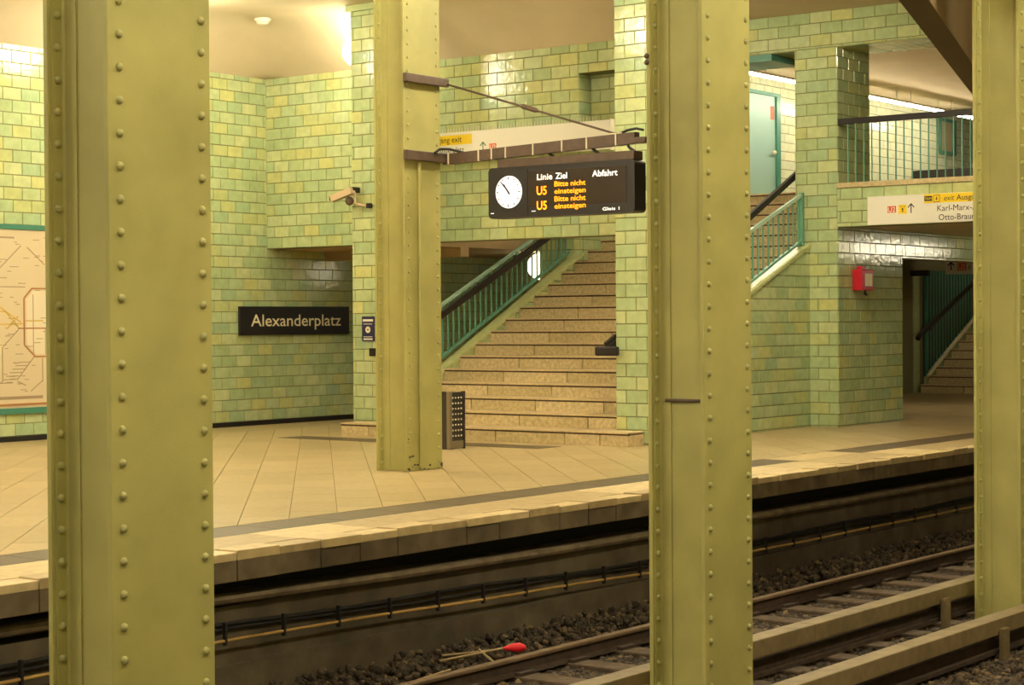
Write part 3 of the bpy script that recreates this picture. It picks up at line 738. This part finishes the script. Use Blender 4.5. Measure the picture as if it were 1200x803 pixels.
for xx in (37.0, 38.6): MB().box(xx, xx+.04, YS-.22, YS-.1, 1.3+(xx-37)*.42, 1.36+(xx-37)*.42).build('bracket', m_rail, h2)
struct(MB().box(36.62, 36.9, YS-.02, 17.5, 0, 2.55).build('wall_stub', m_tilej), 'green wall end left of the second stairs')
struct(MB().bbox(36.5, 36.62, 16.6, 17.45, 2.42, 2.54, .01).build('trim_5', m_rail), 'dark duct end over the second stairs')

# ------------------------------------------------------------------ hall door, window
dr = struct(MB().box(29.55, 30.72, YS-.05, YS-.012, LAND+.13, 5.60).build('door_1', m_door), 'pale teal door at the top of the stairs')
MB().box(30.72, 30.86, YS-.09, YS-.012, LAND+.13, 5.66).box(29.42, 29.55, YS-.09, YS-.012, LAND+.13, 5.66).box(29.55, 30.72, YS-.09, YS-.012, 5.60, 5.66).build('door_frame', m_teal, dr)
MB().box(30.55, 30.67, YS-.055, YS-.049, 5.18, 5.42).build('red_plate', m_red, dr)
MB().bbox(30.60, 30.66, YS-.11, YS-.05, 4.55, 4.62, .01).bbox(30.5, 30.64, YS-.13, YS-.10, 4.57, 4.60, .008).build('door_handle', m_tie, dr)
MB().box(29.3, 30.9, YS-.5, YS-.012, LAND, LAND+.13).build('door_step', m_stone, dr)
for i, (xa, xb) in enumerate(((37.9, 38.72), (39.6, 41.0))):
    w_ = struct(MB().box(xa+.06, xb-.06, YS-.02, YS-.014, 5.10, 5.75).build('window_%d' % (i+1), m_glass), 'small teal framed window in the upper hall wall')
    MB().box(xa, xb, YS-.06, YS-.014, 5.05, 5.12).box(xa, xb, YS-.06, YS-.014, 5.74, 5.81).box(xa, xa+.07, YS-.06, YS-.014, 5.12, 5.74).box(xb-.14, xb, YS-.06, YS-.014, 5.12, 5.74).build('window_frame', m_teal, w_)

# ------------------------------------------------------------------ signs
sn = thing('station_sign', 'black station name sign with cream lettering on the green wall', 'sign', (21.63, 20.36, 1.58))
MB().bbox(20.41, 22.86, 20.345, 20.388, 1.365, 1.80, .004).build('panel', m_signblack, sn)
text('Alexanderplatz', m_cream, sn, (20.64, 20.343, 1.50), NY, .185, 2.02, bold=.006)
s1 = thing('direction_sign', 'long white hanging sign over the stairs with yellow exit band', 'sign', (20.8, 15.5, 3.85))
SX = 20.80; SY = 13.93
MB().bbox(SX, SX+.1, SY, 17.3, 3.80, 4.185, .004).build('panel', m_white, s1)
MB().box(SX-.004, SX+.104, SY-.015, SY, 3.79, 4.195).build('end_cap', m_tie, s1)
mb = MB()
for k in range(60): mb.box(SX+.05, SX+.056, SY+.25+k*.05, SY+.256+k*.05, 4.18, 4.25)
o = mb.build('bird_spikes', m_tie, s1); o['kind'] = 'stuff'
for yy in (14.6, 16.3, 17.1): MB().box(SX+.08, HX-.012, yy-.03, yy+.03, 3.95, 4.0).build('wall_bracket', m_brown, s1)
flat([rect(-1.0, 0, 0, .135)], m_yellow, s1, (SX, 16.22, 4.01), NX, 'exit_band')
text('Ausgang exit', m_print, s1, (SX-.004, 16.40, 4.045), NX, .085, None, 'RIGHT')
text('Alexanderplatz', m_print, s1, (SX-.004, 16.36, 3.905), NX, .075, None, 'RIGHT')
flat(arrow(0, 3.89, .13, .10, .014), m_green, s1, (SX, 16.03, 0), NX, 'arrow')
flat([rect(0, .12, 0, .10)], m_red, s1, (SX, 15.92, 3.89), NX, 'line_badge'); text('U2', m_white, s1, (SX-.004, 15.91, 3.903), NX, .075, .10, bold=.01)
s2 = thing('direction_sign', 'white sign with red and yellow badges below the upper landing railing', 'sign', (EX-.05, 11, 2.86))
QX = EX-.075; qy = 12.045
MB().bbox(QX, QX+.06, 9.6, qy, 2.865, 3.265, .004).build('panel', m_white, s2)
P2_ = lambda a, z: (QX, qy-a, z)
flat([rect(0, .13, 0, .092)], m_red, s2, P2_(.31, 3.025), NX, 'line_badge'); text('U2', m_white, s2, (QX-.004, qy-.32, 3.035), NX, .07, .11, bold=.01)
flat([rect(0, .125, 0, .125)], m_yellow, s2, P2_(.475, 3.005), NX, 'lift_badge')
flat([[(.045, .03), (.08, .03), (.0625, .05)], [(.045, .055), (.08, .055), (.0625, .085)], rect(.03, .045, .095, .105), rect(.08, .095, .095, .105)], m_print, s2, (QX-.003, qy-.475, 3.005), NX, 'lift_symbol')
flat(arrow(0, 3.01, .13, .09, .014), m_print, s2, P2_(.665, 0), NX, 'arrow')
flat([rect(0, 1.5, 0, .125)], m_yellow, s2, P2_(.86, 3.135), NX, 'exit_band')
flat([rect(0, .115, 0, .07)], m_print, s2, (QX-.003, qy-.865, 3.163), NX, 'tram_badge'); text('TRAM', m_yellow, s2, (QX-.007, qy-.875, 3.18), NX, .035, .095)
flat([line_poly((0, 0), (.09, 0), .006), line_poly((0, .09), (.09, .09), .006), line_poly((0, 0), (0, .09), .006), line_poly((.09, 0), (.09, .09), .006), [(.03, .045), (.06, .045), (.045, .07)], [(.03, .04), (.06, .04), (.045, .018)]], m_print, s2, (QX-.003, qy-1.0, 3.15), NX, 'lift_symbol')
text('exit', m_print, s2, (QX-.004, qy-1.155, 3.163), NX, .075, .15, shear=.25)
text('Ausgang', m_print, s2, (QX-.004, qy-1.335, 3.163), NX, .075, .36, bold=.008)
text('Karl-Marx-Allee', m_print, s2, (QX-.004, qy-1.055, 3.02), NX, .085, .74)
text('Otto-Braun-Straße', m_print, s2, (QX-.004, qy-1.075, 2.895), NX, .085, .86)
s3 = thing('direction_sign', 'small white sign with arrow hung over the second stairs', 'sign', (36.4, 15.9, 2.5))
MB().bbox(36.3, 36.36, 14.6, 16.13, 2.44, 2.72, .004).build('panel', m_white, s3)
flat(arrow(0, 2.52, .16, .14, .025), m_print, s3, (36.3, 16.01, 0), NX, 'arrow')
flat([rect(0, .19, 0, .15)], m_red, s3, (36.3, 15.87, 2.51), NX, 'line_badge'); text('U2', m_white, s3, (36.296, 15.85, 2.53), NX, .11, .15, bold=.01)
for yy in (15.9, 14.9): MB().box(36.32, 36.34, yy-.01, yy+.01, 2.72, 2.80).build('hanger', m_rail, s3)
text('E', m_print, s3, (36.296, 15.63, 2.53), NX, .09)
# network map in its teal frame
mp = thing('network_map', 'large transit network map in a teal frame on the green wall', 'map', (16, 20.36, .36))
MB().box(14.0, 17.7, 20.36, 20.385, .44, 2.84).build('paper', m_map, mp)
MB().bbox(13.9, 17.8, 20.34, 20.387, 2.81, 2.875, .004).build('frame_rail', m_teal, mp)
MB().bbox(13.9, 17.8, 20.34, 20.387, .365, .445, .004).build('frame_rail', m_teal, mp)
MB().box(14.0, 17.7, 20.352, 20.36, .475, .505).build('brown_line', m_mapring, mp)
ox = 16.0
flat([[(.44, 1.30), (.60, 1.15), (1.3, 1.15), (1.5, 1.30), (1.5, 1.85), (1.3, 2.0), (.55, 2.0), (.44, 1.88)]], m_maplight, mp, (ox, 20.36, 0), NY, 'map_centre', .002)
ring = [(.40, 1.28), (.58, 1.12), (1.3, 1.12), (1.5, 1.28), (1.5, 1.87), (1.3, 2.03), (.53, 2.03), (.40, 1.90), (.40, 1.28)]
flat([line_poly(p, q, .022) for p, q in zip(ring[:-1], ring[1:])]+[line_poly((.30, 1.50), (1.4, 1.50), .018)], m_mapring, mp, (ox, 20.36, 0), NY, 'ring_line', .004)
segs = [((.36, 2.60), (-.1, 2.2)), ((.46, 2.58), (.75, 2.35)), ((-.6, 2.05), (.42, 2.05)), ((.3, 1.48), (.04, 1.25)), ((.04, 1.25), (.04, .80)), ((.04, .8), (-.3, .65)), ((.56, 1.12), (.28, .82)), ((.7, 1.1), (.7, .78)), ((.7, .8), (.5, .66)), ((.28, .8), (.42, .74)), ((.55, 1.15), (.55, 1.95)), ((.75, 1.15), (.75, 1.5)), ((.2, .78), (0, .78))]
flat([line_poly(p, q, .012) for p, q in segs], m_mapline, mp, (ox, 20.36, 0), NY, 'route_line', .003)
flat([line_poly(p, q, .016) for p, q in (((-.5, 1.75), (.1, 1.72)), ((.1, 1.72), (.3, 1.52)), ((-.5, 1.55), (.4, 1.56)), ((-.2, 1.9), (.35, 1.58)), ((.42, 1.6), (.72, 1.6)), ((.12, 1.5), (.3, 1.66)))], m_mapyel, mp, (ox, 20.36, 0), NY, 'route_line', .0035)
rr = random.Random(11); wd_ = []
for k in range(90):
    a = rr.uniform(-.9, .74); z = rr.uniform(.62, 2.72); l_ = rr.uniform(.04, .14)
    wd_.append(line_poly((a, z), (a+l_, z), .010))
wd_ += [line_poly((-.9, 2.70), (.25, 2.70), .022)]+[line_poly((.3-.05*i, 1.05-.045*i), (.5-.05*i, 1.05-.045*i), .011) for i in range(6)]+[rect(-.9, .7, .56, .60)]
flat(wd_, m_mapline, mp, (ox, 20.36, 0), NY, 'station_names', .0025)
# blue plate and socket on the left pier
ip = thing('info_plate', 'small dark blue notice with round emblem on the slim tiled pier', 'sign', (BX-.02, 17.37, 1.27))
MB().bbox(BX-.024, BX-.008, 17.25, 17.475, 1.285, 1.63, .003).build('plate', m_blue, ip)
flat([rect(.02, .205, .275, .305), rect(.03, .19, .235, .243), rect(.03, .19, .058, .066), rect(.03, .195, .02, .04)], m_white, ip, (BX-.024, 17.475, 1.285), NX, 'print')
flat([[(.112+.045*math.cos(6.2832*i/16), .16+.045*math.sin(6.2832*i/16)) for i in range(16)]], m_cream, ip, (BX-.024, 17.475, 1.285), NX, 'emblem')
flat([[(.112+.014*math.cos(6.2832*i/8), .16+.014*math.sin(6.2832*i/8)) for i in range(8)]], m_blue, ip, (BX-.0262, 17.475, 1.285), NX, 'emblem_dot')
so = thing('socket_box', 'small black socket box below the blue notice on the pier', 'box', (BX-.04, 17.3, 1.1))
MB().bbox(BX-.05, BX-.008, 17.22, 17.325, 1.08, 1.19, .006).build('box', m_rail, so); MB().box(BX-.054, BX-.05, 17.24, 17.30, 1.11, 1.16).build('lid', m_signblack, so)
# cameras on the left pier
cc = thing('surveillance_camera', 'pair of small surveillance cameras on a bracket at the slim pier', 'camera', (BX-.15, 17.6, 3.28))
MB().bar((BX-.16, 17.88, 3.27), (BX-.16, 17.50, 3.37), .09, .09).build('camera_body', m_pink, cc)
MB().bbox(BX-.2, BX-.12, 17.85, 17.91, 3.24, 3.31, .012).build('lens_hood', m_rail, cc)
MB().sphere((BX-.12, 17.60, 3.23), .062, 12, 8).build('dome_camera', m_brown, cc)
MB().bbox(BX-.16, BX-.008, 17.50, 17.54, 3.34, 3.42, .008).build('wall_plate', m_rail, cc)
MB().tube([(BX-.10, 17.52, 3.40), (BX-.10, 17.51, 3.2), (BX-.1, 17.44, 3.17), (BX-.06, 17.3, 3.15)], .018, 6).build('bracket', m_pink, cc)
MB().bbox(BX-.1, BX-.01, 17.27, 17.32, 3.12, 3.19, .01).build('junction', m_rail, cc)
# red alarm box
al = thing('fire_alarm_box', 'red alarm box with pale label on the tiled passage wall', 'alarm', (25.15, YN-.1, 1.95))
MB().bbox(24.98, 25.36, YN-.17, YN-.012, 1.96, 2.26, .015).build('box', m_extred, al)
MB().box(25.08, 25.30, YN-.175, YN-.169, 2.02, 2.20).build('label_plate', m_cream, al)
MB().tube([(25.25, YN-.08, 1.96), (25.25, YN-.08, 1.91), (25.3, YN-.08, 1.90)], .02, 6).build('nozzle', m_rail, al)
MB().bbox(25.1, 25.24, YN-.11, YN-.02, 2.255, 2.31, .01).build('beacon', m_extred, al)
# bin
bn = thing('litter_bin', 'steel litter bin with perforated panel behind the slim riveted pillar', 'bin', (18.1, 14.4, 0))
MB().bbox(18.01, 18.28, 14.42, 14.80, .03, .69, .01).build('body', m_bindark, bn)
MB().bbox(17.985, 18.01, 14.45, 14.81, .0, .70, .004).build('side_panel', m_bindark, bn)
MB().bbox(17.985, 18.04, 14.40, 14.45, 0, .70, .006).build('corner_post', m_bin, bn)
MB().bbox(18.27, 18.295, 14.40, 14.45, 0, .70, .004).build('corner_post', m_rust, bn)
MB().bbox(18.04, 18.27, 14.41, 14.42, .01, .10, .003).build('panel_rim', m_bin, bn)
mb = MB()
for i in range(4):
    for j in range(8): mb.sphere((18.07+i*.055, 14.418, .16+j*.066), .012, 6, 4)
o = mb.build('perforations', m_tie, bn); o['kind'] = 'stuff'
# smoke detector
sd = thing('smoke_detector', 'white smoke detector on the ceiling near the wall corner', 'detector', (19.9, 19.3, 5.7))
dz = cz(19.95, 19.38)
MB().tube([(19.95, 19.38, dz+.02), (19.95, 19.38, dz-.03)], [.12, .12], 16).build('base', m_white, sd)
MB().tube([(19.95, 19.38, dz-.03), (19.95, 19.38, dz-.07), (19.95, 19.38, dz-.085)], [.10, .085, .05], 16).build('sensor', m_white, sd)

# ------------------------------------------------------------------ diagonal girder at the top right
dirv = Vector((6.92, 2.30, 0)).normalized(); a_ = Vector((14.655, 6.918, 0))-dirv*1.3; b_ = a_+dirv*10.6; nrm = Vector((dirv.y, -dirv.x, 0))*.235
gd = struct(MB().prism_z([tuple((a_)[:2]), tuple((b_)[:2]), tuple((b_+nrm)[:2]), tuple((a_+nrm)[:2])], 4.2, CEIL).build('trim_6', m_beam_shade), 'dark diagonal girder under the ceiling at the right')  # dark body colour carries the shade of the underside
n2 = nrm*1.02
MB().prism_z([tuple((a_+nrm)[:2]), tuple((b_+nrm)[:2]), tuple((b_+n2)[:2]), tuple((a_+n2)[:2])], 4.202, CEIL-.01).build('painted_lit_side', m_soffit, gd)  # lighter sheet paints this side as the lit one

# ------------------------------------------------------------------ litter
lt = thing('litter', 'red flower head with dry stalks lying beside the rail', 'litter', (11.6, 8.8, -1.05))
MB().tube([(11.70, 8.85, -.975), (11.76, 8.82, -.975), (11.82, 8.79, -.98), (11.86, 8.76, -.985)], [.012, .03, .04, .02], 8).build('flower_head', m_litter, lt)
MB().sphere((11.86, 8.90, -.98), .04, 8, 6, .5).build('leaf', m_leaf, lt)
for p, q in (((11.1, 9.0, -1.0), (11.75, 8.85, -.975)), ((11.2, 9.06, -.98), (11.7, 8.9, -.99)), ((10.5, 8.8, -1.05), (10.95, 8.78, -1.02)), ((11.45, 8.75, -1.04), (11.52, 8.95, -.97))):
    MB().tube([p, q], .011, 5).build('stalk', m_twig, lt)

# ------------------------------------------------------------------ lamps
def globe(c, label, m=None, r=.23, drop=None):
    g = thing('globe_lamp', label, 'lamp', c, 'globe lamps under the ceiling')
    top = drop if drop else CEIL
    MB().sphere(c, r, 20, 12, .95).build('globe', m or m_lamp, g)
    MB().tube([(c[0], c[1], c[2]+r*.93), (c[0], c[1], c[2]+r*.93+.06)], [.09, .06], 10).build('collar', m_housing, g)
    MB().tube([(c[0], c[1], c[2]+r*.93+.05), (c[0], c[1], top)], .02, 6).build('stem', m_housing, g)
globe((20.42, 17.96, 5.40), 'glowing white globe lamp behind the slim tiled pier')
globe((22.0, 15.1, 5.35), 'added unseen globe lamp in the stairwell behind the back wall')  # added out of sight to light the upper risers
globe((17.6, 18.85, 5.48), 'large glowing globe lamp hidden behind the nearest riveted pillar', None, .35)
def luminaire(x0, x1, y, z, w, m, label, group='added strip lamps under the ceiling', top=CEIL, rods=False):
    g = thing('strip_lamp', label, 'lamp', ((x0+x1)/2, y, z), group)
    MB().box(x0, x1, y-w/2, y+w/2, top-.04, top-.001).build('housing', m_housing, g)
    MB().bbox(x0+.02, x1-.02, y-w/2+.02, y+w/2-.02, z, top-.04, .015).build('diffuser', m, g)
    if rods:
        for rx in (x0+.3, x1-.3): MB().tube([(rx, y, top-.01), (rx, y, CEIL)], .008, 6).build('rod', m_housing, g)
ORD = ('first', 'second', 'third', 'fourth', 'fifth', 'sixth', 'seventh')
for yy, row, lst in ((15.4, 'inner', (-7.5, -4, 0, 4.5, 9, 14.2)), (10.6, 'edge', (-5, 0, 4.5, 12.6))):  # unseen rows added to light the far walls, stairs and floor
    for k, xx in enumerate(lst):
        luminaire(xx, xx+1.8, yy, CEIL-.2, .24, m_added_strip, '%s added unseen strip lamp from the left in the %s row above the far platform' % (ORD[k], row))
luminaire(20.0, 21.8, 10.9, CEIL-.2, .24, m_added_strip, 'added unseen ceiling strip lamp in front of the upper landing, nearer the tall pier')  # added out of view to brighten the tall pier and beam
luminaire(17.6, 19.4, 10.9, CEIL-.2, .24, m_added_strip, 'added unseen ceiling strip lamp above the platform edge beyond the board')  # second unseen lamp added to brighten the pier and stair wall
for k, xx in enumerate((-4, 0.5, 5, 9.5, 13)):  # unseen row added to light the track side of the pillars
    luminaire(xx, xx+1.8, 2.75, CEIL-.2, .24, m_added_near, '%s added unseen ceiling strip lamp from the left above the near platform' % ORD[k])
for k, xx in enumerate((26.3, 28.2, 30.1, 32.0, 33.9, 35.8)):
    luminaire(xx, xx+1.88, 15.9, 5.645, .10, m_hall_lamp, '%s slim fluorescent tube from the left along the upper hall ceiling' % ORD[k], 'fluorescent tubes of the upper hall', top=5.73, rods=True)
luminaire(30.0, 33.5, 10.0, 2.74, .12, m_pass_lamp, 'strip lamp under the landing over the lower passage', 'strip lamps under the low ceilings', top=2.86)
luminaire(28.8, 30.2, 15.7, 2.62, .12, m_pass_lamp, 'added unseen strip lamp under the low soffit before the second stairs', 'strip lamps under the low ceilings', top=2.80)  # hidden lamp added to lift the second stairs and their sign
globe((24.9, 18.02, 2.43), 'globe lamp glowing in the dark passage behind the stair railing', m_passglobe, .23, HB-.02)
